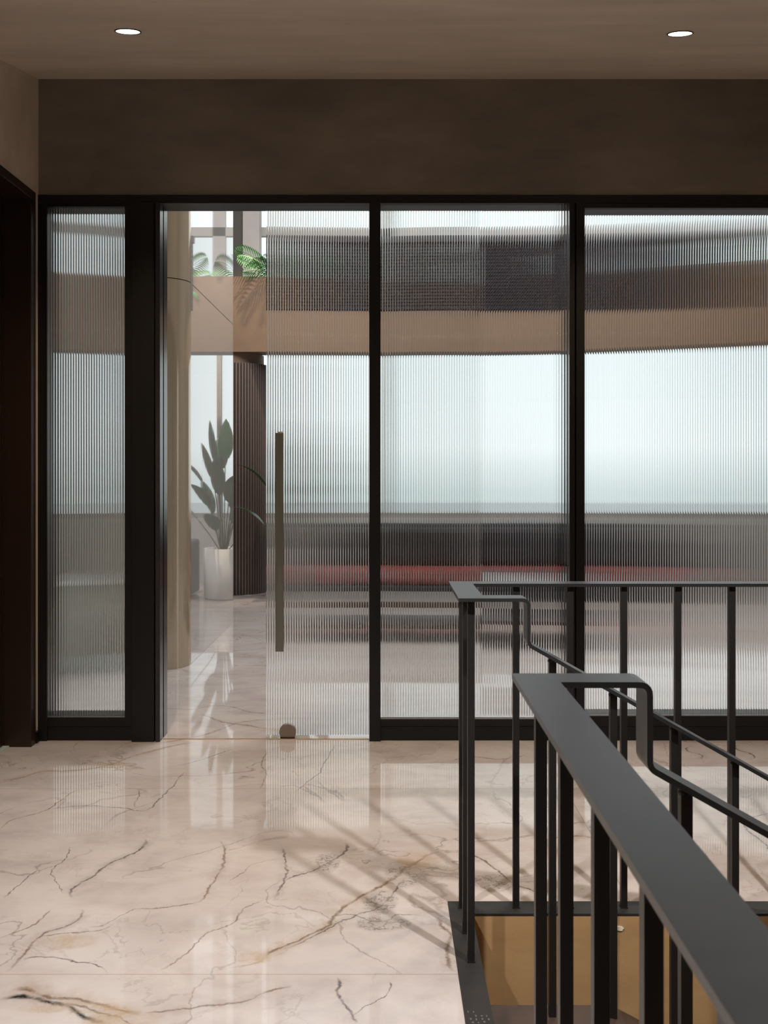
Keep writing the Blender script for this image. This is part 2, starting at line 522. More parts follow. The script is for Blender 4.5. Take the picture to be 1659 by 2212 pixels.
        base = mix_n(nt, math_n(nt, 'MULTIPLY', k, maprange(nt, hm, 0, 1, 0.25, 0.55)), base, (0.34, 0.31, 0.29))
        base = mix_n(nt, math_n(nt, 'MULTIPLY', math_n(nt, 'MULTIPLY', k, crack), 0.75), base, (0.13, 0.11, 0.10))
    # tan mineral stains
    for cx, cy, rx, ry in ((-0.80, 2.530, 0.17, 0.032), (-0.66, 2.475, 0.12, 0.05), (-0.93, 2.885, 0.10, 0.055), (-0.37, 2.79, 0.06, 0.05), (0.12, 3.49, 0.09, 0.09), (-1.28, 4.62, 0.10, 0.05), (-0.60, 5.27, 0.13, 0.05)):
        dx = math_n(nt, 'DIVIDE', math_n(nt, 'SUBTRACT', PX, cx), rx)
        dy = math_n(nt, 'DIVIDE', math_n(nt, 'SUBTRACT', PY, cy), ry)
        rr = math_n(nt, 'ADD', math_n(nt, 'MULTIPLY', dx, dx), math_n(nt, 'MULTIPLY', dy, dy))
        k = maprange(nt, rr, 1.0, 0.3, smooth=True)
        base = mix_n(nt, math_n(nt, 'MULTIPLY', math_n(nt, 'MULTIPLY', k, hm), 0.7), base, (0.43, 0.315, 0.20))
    # tile joints
    sp = N(nt, 'ShaderNodeSeparateXYZ')
    nt.links.new(pos, sp.inputs[0])
    jm = None
    for ax, vals in ((1, (1.117, 2.697, 4.278, 6.70, 8.30, 9.90, 11.5)), (0, (0.79, -2.41, 3.99))):
        for v in vals:
            d = math_n(nt, 'ABSOLUTE', math_n(nt, 'SUBTRACT', sp.outputs[ax], v))
            s = maprange(nt, d, 0.0020, 0.0012)
            jm = s if jm is None else math_n(nt, 'MAXIMUM', jm, s)
    base = mix_n(nt, math_n(nt, 'MULTIPLY', jm, 0.75), base, (0.36, 0.25, 0.15))
    nt.links.new(base, p.inputs['Base Color'])
    p.inputs['Roughness'].default_value = 0.035
    p.inputs['IOR'].default_value = 1.52
    bb = N(nt, 'ShaderNodeBump')
    bb.inputs['Strength'].default_value = 0.010
    bb.inputs['Distance'].default_value = 0.01
    nn = noise_n(nt, pos, 5.0, 2, 0.5)
    nt.links.new(nn.outputs[0], bb.inputs['Height'])
    nt.links.new(bb.outputs[0], p.inputs['Normal'])
    return m


M['marble'] = marble()

# ------------------------------------------------------------------ room shell
S = dict(kind='structure')
XL = -1.776       # left wall face
YF = 5.044        # glazed wall line
# floor with the stair opening
OX0, OX1, OY0, OY1 = 0.204, 3.9, -1.2, 3.150
bm = boxes((-2.4, OX0, -2.6, 5.2, -0.12, 0), (OX0, 4.2, OY1, 5.2, -0.12, 0), (OX0, 4.2, -2.6, OY0, -0.12, 0), (OX1, 4.2, OY0, OY1, -0.12, 0),
           (-3.6, 6.5, 5.2, 12.4, -0.12, 0))
obj('floor', bm, M['marble'], label='polished beige marble floor with brown and grey veins', cat='floor', **S)
# front ceiling slopes down towards the camera
bm = bmesh.new()
z5, z2 = 3.400, 3.400 - 0.22 * (5.044 - 0.9)
prism(bm, [(0.9, z2), (5.30, z5 + 0.22 * 0.256), (5.30, z5 + 0.3), (0.9, 5.3)], 'x', -2.4, 4.2)
obj('ceiling', bm, M['plaster_light'], label='taupe plaster ceiling sloping above the glass wall', cat='ceiling', **S)
obj('ceiling', boxes((-2.4, 4.2, -2.6, 0.9, 5.2, 5.3)), M['plaster_light'], label='high plaster ceiling over the stair void', cat='ceiling', **S)
# bulkhead
obj('wall_front', boxes((XL - 0.6, 4.2, YF, 5.24, 2.803, 3.44)), M['plaster'], label='dark brown plaster bulkhead above the black glazed frames', cat='wall', **S)
# left wall with recessed sliding panel opening
obj('wall_left', boxes((XL - 0.10, XL, 4.995, 5.24, 0.0, 2.803), (XL - 0.6, XL, -2.6, 5.044, 2.80, 3.44), (XL - 0.6, XL, -2.6, 0.9, 3.44, 5.2), (XL - 0.6, XL, -2.6, 3.0, 0, 2.80)),
    M['plaster_light'], label='taupe plaster wall at the left with a dark recessed opening', cat='wall', **S)
obj('wall_back', boxes((-2.4, 4.2, -2.7, -2.6, 0, 5.2)), M['plaster_light'], label='plaster wall behind the stairs', cat='wall', **S)
obj('wall_right', boxes((4.2, 4.3, -2.6, 5.2, 0, 5.2)), M['plaster_light'], label='plaster wall at the far right of the landing', cat='wall', **S)
obj('baseboard_left', boxes((XL, XL + 0.012, 4.992, 5.03, 0, 0.058)), M['frame'], label='short black skirting at the foot of the left wall', cat='baseboard', **S)

# recessed opening: casing (trim) and slatted door
o = empty('trim_1', (XL, 4.94, 0), label='bronze brown metal lining of the opening in the left wall', cat='door lining', **S)
obj('jamb', boxes((XL - 0.135, XL + 0.006, 4.925, 4.99, 0.0, 2.755)), M['jamb'], o, bevel=0.002)
obj('head_lining', boxes((XL - 0.135, XL + 0.006, 3.0, 4.99, 2.755, 2.80)), M['jamb'], o, bevel=0.002)
d1 = empty('door_1', (XL - 0.135, 4.0, 0), label='dark brown sliding door with vertical grooves in the left wall', cat='door', **S)
bm = bmesh.new()
y = 4.92
while y > 3.2:
    box(bm, XL - 0.160, XL - 0.130, y - 0.030, y, 0.012, 2.755)
    box(bm, XL - 0.165, XL - 0.136, y - 0.040, y - 0.030, 0.012, 2.755)
    y -= 0.040
obj('slatted_leaf', bm, M['jamb'], d1)
obj('trim_2', boxes((XL - 0.165, XL - 0.105, 3.0, 4.925, 0.0, 0.007)), simple('pale_glass_edge', (0.55, 0.66, 0.62), 0.15), label='pale strip on the floor under the grooved sliding door', cat='threshold', **S)

# ------------------------------------------------------------------ glazed partition
gp = empty('glazed_partition', (0, YF, 0), label='full height black framed partition with fluted glass panes', cat='glass partition')
F = M['frame']
B0, B1 = 5.034, 5.19
obj('head_rail', boxes((-1.776, 2.7, B0, B1, 2.760, 2.803)), F, gp, bevel=0.002)
obj('head_rail', boxes((-1.7286, -1.2932, B0 + .004, B1, 2.743, 2.760)), F, gp, bevel=0.001)
obj('head_rail', boxes((1.029, 2.7, B0 + .004, B1, 2.737, 2.760)), F, gp, bevel=0.001)
obj('jamb', boxes((-1.776, -1.7286, B0, B1, 0.0, 2.760)), F, gp, bevel=0.0015)
obj('stile', boxes((-1.331, -1.2932, B0 + .003, B1, 0.075, 2.760)), F, gp, bevel=0.0015)
obj('post', boxes((-1.2915, -1.176, B0 - .016, B1, 0.0, 2.760), (-1.176, -1.170, B0 + .004, B1, 0, 2.760)), F, gp, bevel=0.0015, label='wide black post beside the doorway')
obj('post', boxes((-1.170, -1.1456, B0 - .016, B0 + .055, 0.0, 2.760), (-1.170, -1.1496, B0 + .055, B0 + .075, 0, 2.760), (-1.170, -1.1456, B0 + .075, B1, 0.0, 2.760)), M['frame_side'], gp, bevel=0.0015)
obj('mullion', boxes((-0.0755, -0.0178, B0 - .006, B0 + .050, 0.0, 2.760)), F, gp, bevel=0.0015)
obj('mullion', boxes((0.9529, 0.979, B0, B1, 0.0, 2.760)), F, gp, bevel=0.0015)
obj('mullion', boxes((0.979, 0.986, B0 + .02, B1, 0.0, 2.760), (0.986, 1.029, B0 - .003, B1, 0.0, 2.760)), F, gp, bevel=0.0015)
for x0, x1, zb, yb in ((-1.7286, -1.331, .121, B1), (-0.0178, 0.9529, .112, B0 + .050), (1.029, 2.66, .128, B1)):
    obj('bottom_rail', boxes((x0 - .03, x1 + .03 if x1 < 2 else x1 + .04, B0 + .005, yb, 0.075, zb)), F, gp, bevel=0.0015)
    obj('kick_plate', boxes((x0 - .04 if x0 < -1 else x0 - .004, x1 + .035, B0 + .012, yb, 0.0, 0.073)), F, gp, bevel=0.0015)
obj('jamb', boxes((2.66, 2.7, B0, B1, 0.0, 2.760)), F, gp, bevel=0.0015)


def fluted(name, parent, x0, x1, y0, z0, z1, pitch=0.0131, sag=0.0019, thick=0.007, front=True, **k):
    n = max(1, round((x1 - x0) / pitch))
    p_ = (x1 - x0) / n
    seg = 16
    bm = bmesh.new()
    prof = []
    sharp = set()
    for i in range(n):
        for j in range(seg):
            t = j / seg
            if j == 0: sharp.add(len(prof))
            prof.append((x0 + (i + t) * p_, (4 * t * (1 - t)) ** 0.66 * sag))
    prof.append((x1, 0.0))
    if front:
        pts = [(x, y0 - s) for x, s in prof] + [(x1, y0 + thick), (x0, y0 + thick)]
    else:
        pts = [(x, y0 + s) for x, s in prof] + [(x1, y0 - thick), (x0, y0 - thick)]
    A, Bv, side = prism(bm, pts, 'z', z0, z1)
    L = len(prof)
    for i, f in enumerate(side): f.smooth = i < L - 1
    for i in list(sharp) + [L - 1, L, L + 1]:
        for ed in A[i].link_edges:
            if ed.other_vert(A[i]) is Bv[i]: ed.smooth = False
    for ed in bm.edges:
        if abs(ed.verts[0].co.z - ed.verts[1].co.z) < 1e-6: ed.smooth = False
    return obj(name, bm, M['glass'], parent, **k)


fluted('fluted_pane', gp, -1.7286, -1.331, B0 + .022, 0.121, 2.743, pitch=0.0134, label='narrow fluted glass pane at the far left')
fluted('fluted_pane', gp, -0.0178, 0.9529, B0 + .020, 0.112, 2.760, label='fluted glass pane with the open door leaf sliding behind it')
fluted('fluted_pane', gp, 1.029, 2.66, B0 + .022, 0.128, 2.737, label='wide fluted glass pane at the right behind the railing')
for x0, x1, z in ((-1.7286, -1.331, .121), (-0.0178, 0.9529, .112), (1.029, 2.66, .128)):
    obj('glazing_bead', boxes((x0, x1, B0 + .006, B0 + .014, z, z + 0.004)), M['steel'], gp)

# ------------------------------------------------------------------ sliding door leaf
dr = empty('door_2', (-0.05, 5.11, 0), label='frameless fluted glass sliding door standing half open in the black partition', cat='door', **S)
fluted('glass_leaf', dr, -0.6134, 0.5074, 5.112, 0.012, 2.772, pitch=0.0131, thick=0.008, front=True)
h = obj('pull_handle', boxes((-0.556, -0.515, 5.020, 5.034, 0.462, 1.582)), M['steel_dark'], dr, bevel=0.0015, label='tall flat steel pull bar')
obj('standoff', boxes((-0.548, -0.520, 5.034, 5.1102, 1.545, 1.580)), M['brass'], h)
obj('standoff', boxes((-0.548, -0.520, 5.034, 5.1102, 0.470, 0.505)), M['steel'], h)
obj('lock_cap', boxes((-0.545, -0.520, 5.022, 5.033, 1.582, 1.587)), M['brass'], h)

g = empty('floor_guide', (-0.5, 5.08, 0), label='round taupe metal floor guide clasping the foot of the glass door', cat='door guide')
bm = bmesh.new()
pts = []
r, zc = 0.0436, 0.031
a0 = math.asin((0.0 + 0.001 - zc) / r)
for i in range(41):
    a = a0 + (math.pi - 2 * a0) * i / 40
    pts.append((-0.500 + r * math.cos(a), zc + r * math.sin(a)))
prism(bm, pts, 'y', 5.086, 5.1085)
obj('guide_disc', bm, M['steel'], g, bevel=0.001)
obj('guide_foot', boxes((-0.538, -0.462, 5.084, 5.1085, 0.0, 0.008)), M['jamb'], g)
obj('trim_3', boxes((-1.140, -0.077, 5.068, 5.076, 0.0, 0.003)), M['brass'], label='thin brass strip across the doorway threshold', cat='threshold', **S)

# ------------------------------------------------------------------ stair opening
pl = empty('trim_4', (OX0, OY1, 0), label='dark steel edge plate framing the stair opening', cat='edge plate', **S)
IX, IY = 0.2753, 3.061
obj('edge_plate', boxes((OX0, IX, OY0, OY1, -0.003, 0.003)), M['plate'], pl, label='plate along the stair entrance')
obj('edge_plate', boxes((IX, OX1, IY, OY1, -0.003, 0.003)), M['plate'], pl, label='plate along the far edge of the opening')
# worn anti-slip marks pressed in the plate
bm = bmesh.new()
for r_, (yy, n_) in enumerate(((2.500, 3), (2.484, 4), (2.468, 4), (2.455, 3))):
    for i in range(n_):
        xx = 0.214 + i * 0.0145 + 0.003 * r_ * 0.6
        if random.random() < 0.2: continue
        jx, jy = random.uniform(-.0015, .0015), random.uniform(-.003, .003)
        box(bm, xx + jx, xx + jx + random.uniform(.0025, .005), yy + jy, yy + jy + random.uniform(.004, .010), 0.003, 0.0034)
obj('scuff_marks', bm, simple('worn_steel', (0.15, 0.14, 0.14), 0.5), pl)
obj('wall_stairwell_far', boxes((OX0, OX1, IY + .002, IY + .10, -3.2, -0.003)), M['ochre'], label='ochre plaster wall below the far edge of the stair opening', cat='wall', **S)
obj('wall_stairwell_left', boxes((OX0, IX - .002, OY0, IY, -3.2, -0.003)), M['ochre'], label='ochre plaster wall below the stair entrance', cat='wall', **S)
obj('wall_stairwell_right', boxes((OX1, OX1 + .1, OY0, IY + .1, -3.2, -0.12)), M['ochre'], label='ochre plaster wall at the right end of the stairwell', cat='wall', **S)
obj('wall_stairwell_near', boxes((OX0, OX1, OY0 - .1, OY0, -3.2, -0.12)), M['ochre'], label='ochre plaster wall of the stairwell behind the guardrail', cat='wall', **S)
obj('floor_lower', boxes((0.1, 4.1, -1.4, 3.2, -3.3, -3.2)), M['basement'], label='brown floor at the foot of the stairwell', cat='floor', **S)
# a crumb of pale plaster under the plate
bm = bmesh.new()
pts = []
for i in range(14):
    a = 2 * math.pi * i / 14
    rr = 0.012 + random.uniform(-.004, .004)
    pts.append((0.735 + rr * math.cos(a) * 1.0, -0.043 + rr * math.sin(a) * 0.5))
prism(bm, pts, 'y', IY - 0.002, IY + .005)
obj('plaster_chip', bm, simple('bare_plaster', (0.80, 0.70, 0.55), 0.8), label='pale chip in the ochre wall just under the steel plate', cat='plaster chip')

# stairs going down to the right
SL = 0.56
st = empty('staircase', (0.28, 2.2, 0), label='brown steel staircase going down to the right between the handrails', cat='staircase')


def stringer(y0, y1):
    X = [(0.276, -0.147), (0.60, -0.147), (0.64, -0.150), (0.675, -0.160), (0.71, -0.178)]
    xe = 3.6
    ze = -0.178 - SL * (xe - 0.71)
    top = X + [(xe, ze)]
    bot = [(xe, ze - 0.30), (0.71, -0.50), (0.276, -0.42)]
    bm = bmesh.new()
    prism(bm, top + bot, 'y', y0, y1)
    return bm


obj('stringer', stringer(2.712, 2.812), M['stringer'], st, label='stringer under the far handrail')
obj('stringer', stringer(1.585, 1.685), M['stringer'], st, label='stringer under the near handrail')
for i in range(10):
    x0 = 0.276 + (0.30 * i if i else 0)
    obj('tread', boxes((x0, x0 + 0.33, 1.685, 2.712, -0.20 - 0.168 * i - 0.03, -0.20 - 0.168 * i)), M['stringer'], st)

# ------------------------------------------------------------------ railings
T = 0.010   # handrail thickness
HZ = 1.030


def fillet(p, q, r_, n=5, rad=0.018):
    """points rounding the corner q between p and r_"""
    P, Q, R_ = Vector(p), Vector(q), Vector(r_)
    a = Q + (P - Q).normalized() * rad
    b = Q + (R_ - Q).normalized() * rad
    return [a.lerp(Q, t).lerp(Q.lerp(b, t), t) for t in [i / n for i in range(n + 1)]]


def descent_bar(x_start, x_drop, yc, z_low, x_end):
    """horizontal piece, vertical drop and slope as one folded flat bar"""
    z = HZ - T / 2
    xd = x_drop - T / 2
    a = (x_start, yc, z); b = (xd, yc, z); c = (xd, yc, z_low); d = (x_end, yc, z_low - SL * (x_end - xd))
    path = [Vector(a)] + fillet(a, b, c) + fillet(b, c, d, rad=0.012) + [Vector(d)]
    bm = bmesh.new()
    ribbon(bm, path, (0, 1, 0), 0.036, T)
    return bm, xd


def baluster(parent, x, y, z0, z1, s=0.0098, slope=0.0, **k):
    bm = bmesh.new()
    vs = box(bm, x - s, x + s, y - s, y + s, z0, z1)
    if slope:
        for v in vs[4:]: v.co.z += -slope * (v.co.x - x)
    else:
        # small weld at the foot
        box(bm, x - s - .002, x + s + .002, y - s - .002, y + s + .002, z0, z0 + .004)
    return obj('baluster', bm, M['post'], parent, **k)


XR = 0.243
far = empty('stair_railing', (XR, 3.114, 0), label='charcoal steel railing round the far side of the stair opening', cat='railing')
bm, xd = descent_bar(0.279 + 0.0, 0.407, 2.758, 0.900, 3.0)
hr = obj('handrail', bm, M['rail'], far, label='flat bar stepping down to follow the stairs')
bm = boxes((XR - .036, 3.8, 3.080, 3.150, HZ - T, HZ), (XR - .036, XR + .036, 2.722, 3.080, HZ - T, HZ))
obj('handrail', bm, M['rail'], far, label='level flat bar along the far edge')
for i in range(20):
    baluster(far, 0.247 + 0.1706 * i, 3.108, 0.003, HZ - T)
for i in (1, 2):
    baluster(far, 0.245, 3.108 - 0.1715 * i, 0.003, HZ - T)
for i in range(14):
    x = 0.473 + 0.1706 * i
    zt = 0.900 - SL * (x - xd) - T / 2 - 0.001
    zb = -0.147 if x < 0.66 else -0.160 - SL * (x - 0.675)
    b_ = baluster(far, x, 2.758, zb - 0.004, zt, slope=SL)
    bm = bmesh.new()
    bmesh.ops.create_icosphere(bm, subdivisions=2, radius=0.0085, matrix=Matrix.Translation((x - .003, 2.756, zt - .004)) @ Matrix.Diagonal((1.25, 1.1, 0.8, 1)))
    obj('weld', bm, M['post'], b_, smooth=True)

XN = 0.2585
near = empty('stair_railing', (XN, 1.66, 0), label='charcoal steel railing in the foreground at the lower right', cat='railing')
bm, xdn = descent_bar(0.2945, 0.4487, 1.672, 0.885, 3.0)
obj('handrail', bm, M['rail'], near, label='flat bar stepping down to follow the stairs')
bm = boxes((XN - .036, XN + .036, -1.1, 1.708, HZ - T, HZ))
obj('handrail', bm, M['rail'], near, label='level flat bar running towards the viewer')
for i in range(12):
    baluster(near, 0.270, 1.683 + 0.010 - 0.234 * i, 0.003, HZ - T)
for i in range(14):
    x = 0.511 + 0.1706 * i
    zt = 0.885 - SL * (x - xdn) - T / 2 - 0.001
    zb = -0.147 if x < 0.66 else -0.160 - SL * (x - 0.675)
    b_ = baluster(near, x, 1.665, zb - 0.004, zt, slope=SL)
    bm = bmesh.new()
    bmesh.ops.create_icosphere(bm, subdivisions=2, radius=0.0085, matrix=Matrix.Translation((x - .003, 1.663, zt - .004)) @ Matrix.Diagonal((1.25, 1.1, 0.8, 1)))
    obj('weld', bm, M['post'], b_, smooth=True)

# ------------------------------------------------------------------ downlights in the sloping ceiling
ang = math.atan(0.22)


def downlight(x, y, label, power, color=WARM, aim=0.45, spread=104, blend=0.9, group='recessed downlights'):
    z = 3.400 - 0.22 * (YF - y)
    o = bpy.data.objects.new('downlight', None)
    o.empty_display_size = 0.1
    COL.objects.link(o)
    o.location = (x, y, z)
    o.rotation_euler = (ang, 0, 0)
    tag(o, label=label, cat='downlight', group=group)
    bm = bmesh.new()
    seg = 40
    R0, R1 = 0.0475, 0.0530
    def ring(r, zz): return [bm.verts.new((r * math.cos(2 * math.pi * i / seg), r * math.sin(2 * math.pi * i / seg), zz)) for i in range(seg)]
    rs = [ring(R1, 0.004), ring(R1, -0.003), ring(R0, -0.003), ring(R0, 0.004)]
    for a, b in zip(rs, rs[1:]):
        for i in range(seg): bm.faces.new((a[i], a[(i + 1) % seg], b[(i + 1) % seg], b[i]))
    me = bpy.data.meshes.new('trim_ring'); bm.to_mesh(me); bm.free(); me.materials.append(M['frame'])
    t = bpy.data.objects.new('trim_ring', me); COL.objects.link(t); t.parent = o
    bm = bmesh.new()
    c = [bm.verts.new((R0 * math.cos(2 * math.pi * i / seg), R0 * math.sin(2 * math.pi * i / seg), -0.0012)) for i in range(seg)]
    c2 = [bm.verts.new((R0 * math.cos(2 * math.pi * i / seg), R0 * math.sin(2 * math.pi * i / seg), -0.0002)) for i in range(seg)]
    bm.faces.new(c[::-1]); bm.faces.new(c2)
    for i in range(seg): bm.faces.new((c[i], c[(i + 1) % seg], c2[(i + 1) % seg], c2[i]))
    me = bpy.data.meshes.new('lens'); bm.to_mesh(me); bm.free(); me.materials.append(M['lens'])
    t = bpy.data.objects.new('lens', me); COL.objects.link(t); t.parent = o
    lamp('downlight_beam', 'SPOT', (x, y, z - 0.03), (x, y + aim, 0), power, color, 0.035, spot=spread, blend=blend)


downlight(-1.036, 3.97, 'left lit round downlight in the sloping ceiling', 92)
downlight(1.21, 4.01, 'right lit round downlight in the sloping ceiling', 92)

downlight(1.25, 1.42, 'right-hand lit round downlight above the stairs, nearer than the two over the glass wall', 270, (1.0, 0.96, 0.935), 0.35, 116, 0.55)
downlight(-1.05, 1.48, 'left-hand lit round downlight above the marble floor, nearer than the two by the glass wall', 190, (1.0, 0.96, 0.935), 0.35, 116, 0.55)

# ================================================================== LOBBY BEHIND THE GLASS
YW = 12.2
obj('wall_lobby_sill', boxes((-3.6, 6.5, YW, YW + .2, 0, 0.81)), M['white'], label='low white wall under the lobby windows', cat='wall', **S)
obj('wall_lobby_left', boxes((-3.7, -3.6, 5.2, YW + .2, 0, 6)), M['greywall'], label='pale side wall of the lobby at the left', cat='wall', **S)
obj('wall_lobby_right', boxes((6.5, 6.6, 5.2, YW + .2, 0, 6)), M['greywall'], label='pale side wall of the lobby at the right', cat='wall', **S)
obj('ceiling_lobby', boxes((-3.7, 6.6, 5.2, YW + .2, 6.0, 6.1)), M['white'], label='high white ceiling of the lobby', cat='ceiling', **S)
obj('wall_lobby_over_partition', boxes((-3.7, 6.6, 5.24, 5.34, 2.803, 6.0)), M['plaster'], label='lobby side of the wall above the partition', cat='wall', **S)
# mezzanine planter beam, standing clear of the windows
bm = bmesh.new()
YB = 11.0
prism(bm, [(-3.6, YB), (1.9, YB), (4.2, 10.0), (6.5, 9.7), (6.5, 10.04), (4.25, 10.34), (1.95, YB + .34), (-3.6, YB + .34)], 'z', 2.73, 3.42)
prism(bm, [(-3.6, YB), (1.9, YB), (4.2, 10.0), (6.5, 9.7), (6.5, 9.75), (4.21, 10.05), (1.91, YB + .05), (-3.6, YB + .05)], 'z', 3.42, 3.575)
obj('wall_mezzanine', bm, M['tan'], label='tan plaster planter beam spanning in front of the lobby windows', cat='beam', **S)
# window
W1 = empty('window_1', (0, YW, 0.81), label='tall lobby window wall behind the tan beam', cat='window', **S)
obj('window_frame', boxes((-3.6, 6.5, YW + .02, YW + .10, 0.81, 0.87), (-3.6, 6.5, YW + .02, YW + .10, 4.32, 4.43), (-3.6, 6.5, YW + .02, YW + .10, 5.8, 6.0)), M['white_dim'], W1)
for x in (-2.3, -0.72, 0.95, 2.55, 4.15, 5.75):
    obj('mullion', boxes((x - .028, x + .028, YW + .02, YW + .10, 0.87, 3.3), (x - .08, x + .08, YW + .02, YW + .10, 3.3, 5.8)), M['white_dim'], W1)
obj('glazing', boxes((-3.6, 6.5, YW + .055, YW + .065, 0.87, 5.8)), M['clear'], W1)
c = empty('column', (-1.62, 11.8, 0), label='pale square column rising by the windows beside the palm', cat='column', **S)
obj('pale_face', boxes((-1.715, -1.515, 11.92, 12.15, 0.0, 6.0)), M['white_dim'], c)
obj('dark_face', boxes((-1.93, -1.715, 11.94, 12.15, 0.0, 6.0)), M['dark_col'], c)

# round column clad in vertical slats
cx, cy, R = -1.80, 11.42, 0.47
rc = empty('clad_column', (cx, cy, 0), label='round column clad in dark brown vertical slats beyond the doorway', cat='column')
bm = bmesh.new()
pts = []
n = 84
for i in range(n):
    for t, rr in ((0.0, R), (0.66, R), (0.67, R - .02), (0.99, R - .02)):
        a = 2 * math.pi * (i + t) / n
        pts.append((cx + rr * math.cos(a), cy + rr * math.sin(a)))
prism(bm, pts, 'z', 0.0, 2.61)
obj('slat_cladding', bm, M['slat'], rc)
bm = bmesh.new()
lathe(bm, [(R - .019, 0.01), (R - .019, 2.605)], (cx, cy, 0), 64)
obj('backing', bm, M['slat_gap'], rc)
bm = bmesh.new()
lathe(bm, [(0.40, 2.611), (0.40, 2.73)], (cx, cy, 0), 64)
obj('neck', bm, M['tan'], rc, smooth=False)

# polished rounded partition
pp = empty('rounded_screen', (-1.56, 7.9, 0), label='polished champagne metal screen with a rounded end inside the doorway', cat='screen')


def capsule(x0, x1, y0, y1, a0, a1, seg=24):
    r = (x1 - x0) / 2
    cx_ = (x0 + x1) / 2
    return [(cx_ + r * math.cos(math.radians(a0 + (a1 - a0) * i / seg)), y0 + r + r * math.sin(math.radians(a0 + (a1 - a0) * i / seg))) for i in range(seg + 1)]


for nm, z0, z1 in (('end_column', 0.0, 2.735), ('end_column', 2.741, 5.4)):
    bm = bmesh.new()
    pts = capsule(-1.80, -1.385, 6.835, 0, 180, 360, 40) + [(-1.385, 7.05), (-1.80, 7.05)]
    A, Bv, side = prism(bm, pts, 'z', z0, z1)
    for f in side[:40]: f.smooth = True
    obj(nm, bm, M['champagne'], pp)
for z0, z1 in ((0.0, 2.735), (2.741, 5.4)):
    obj('side_panel', boxes((-1.80, -1.387, 7.053, 9.02, z0, z1)), M['panel'], pp, bevel=0.002, label='mirror polished flat side')

# palm fronds
def frond(bm, base, az, length, rise, droop, nl=17, leaf=0.15, wid=0.016, tw=0.0):
    d = Vector((math.cos(az), math.sin(az), 0))
    side = Vector((-math.sin(az), math.cos(az), 0))
    P = []
    for i in range(nl + 1):
        t = i / nl
        P.append(Vector(base) + d * (length * t * (1 - .12 * t)) + Vector((0, 0, rise * t - droop * t * t)))
    for a, b in zip(P, P[1:]):
        v = [bm.verts.new(a + side * .003), bm.verts.new(a - side * .003), bm.verts.new(b - side * .003), bm.verts.new(b + side * .003)]
        bm.faces.new(v)
        v = [bm.verts.new(a + Vector((0, 0, .003))), bm.verts.new(a - Vector((0, 0, .003))), bm.verts.new(b - Vector((0, 0, .003))), bm.verts.new(b + Vector((0, 0, .003)))]
        bm.faces.new(v)
    for i in range(3, nl + 1):
        t = i / nl
        L = leaf * math.sin(math.pi * min(1, .18 + .80 * t)) ** .7 + .02
        tan = (P[i] - P[i - 1]).normalized()
        for s in (-1, 1):
            dirv = (side * s * math.cos(tw) + Vector((0, 0, 1)) * (0.12 + s * math.sin(tw)) + tan * .75).normalized()
            tip = P[i] + dirv * L + Vector((0, 0, -.10 * L))
            mid = P[i] + dirv * L * .5 + Vector((0, 0, .015))
            nrm = tan.cross(dirv).normalized()
            wv = nrm.cross(dirv).normalized() * wid * .5
            up = nrm * .002
            a = bm.verts.new(P[i]); b1 = bm.verts.new(mid + wv); b2 = bm.verts.new(mid - wv); c_ = bm.verts.new(tip)
            b3 = bm.verts.new(mid + up)
            bm.faces.new((a, b1, b3)); bm.faces.new((a, b3, b2)); bm.faces.new((b1, c_, b3)); bm.faces.new((b3, c_, b2))


def palm(x, y, z, n, seedv, label, dirs=None):
    rnd = random.Random(seedv)
    o = empty('palm_plant', (x, y, z), label=label, cat='plant', group='palms on the mezzanine beam')
    bm = bmesh.new()
    lathe(bm, [(0.08, 0.0), (0.10, 0.12), (0.09, 0.12), (0.085, 0.10)], (x, y, z), 24)
    obj('pot', bm, M['white'], o, smooth=False)
    for i in range(n):
        if dirs: az, ln, ri, dp, tw = dirs[i % len(dirs)]
        else:
            az = rnd.uniform(math.pi * 0.95, math.pi * 2.05); ln = rnd.uniform(.45, .75); ri = rnd.uniform(.1, .6); dp = rnd.uniform(.15, .5); tw = rnd.uniform(-.5, .5)
        bm = bmesh.new()
        frond(bm, (x, y, z + .10), az, ln, ri, dp, tw=tw)
        obj('frond', bm, M['leaf'], o)
    return o


PI = math.pi
palm(-1.16, 11.17, 3.42, 8, 1, 'leafy palm overhanging the tan beam beside the pale column',
     dirs=[(PI * 1.08, .58, .66, .30, 1.2), (PI * 1.14, .58, .40, .16, -1.15), (PI * 1.20, .55, .34, .26, 1.2), (PI * 1.38, .50, .42, .20, .5),
           (PI * 1.75, .40, .5, .3, -1.0), (PI * 1.95, .42, .3, .3, 1.0), (PI * 1.30, .50, .30, .10, .3), (PI * 1.5, .45, .45, .25, .6)])
palm(-0.42, 11.19, 3.42, 9, 2, 'palm on the tan beam, seen blurred through the glass door',
     dirs=[(PI * 1.1, .40, .50, .22, 1.1), (PI * .98, .40, .16, .05, -1.0), (PI * 1.9, .42, .28, .34, 1.2), (PI * 1.3, .40, .45, .30, .9), (PI * 1.5, .38, .25, .35, .4),
           (PI * 1.75, .40, .5, .3, -1.0), (PI * 1.95, .42, .3, .3, 1.0), (PI * 1.4, .36, .62, .2, 1.2), (PI * 1.2, .38, .32, .5, -1.1)])
palm(2.35, 11.0, 3.42, 9, 3, 'palm on the tan beam seen through the wide right pane')
palm(3.7, 10.42, 3.42, 9, 4, 'rightmost palm on the tan beam behind the wide pane')

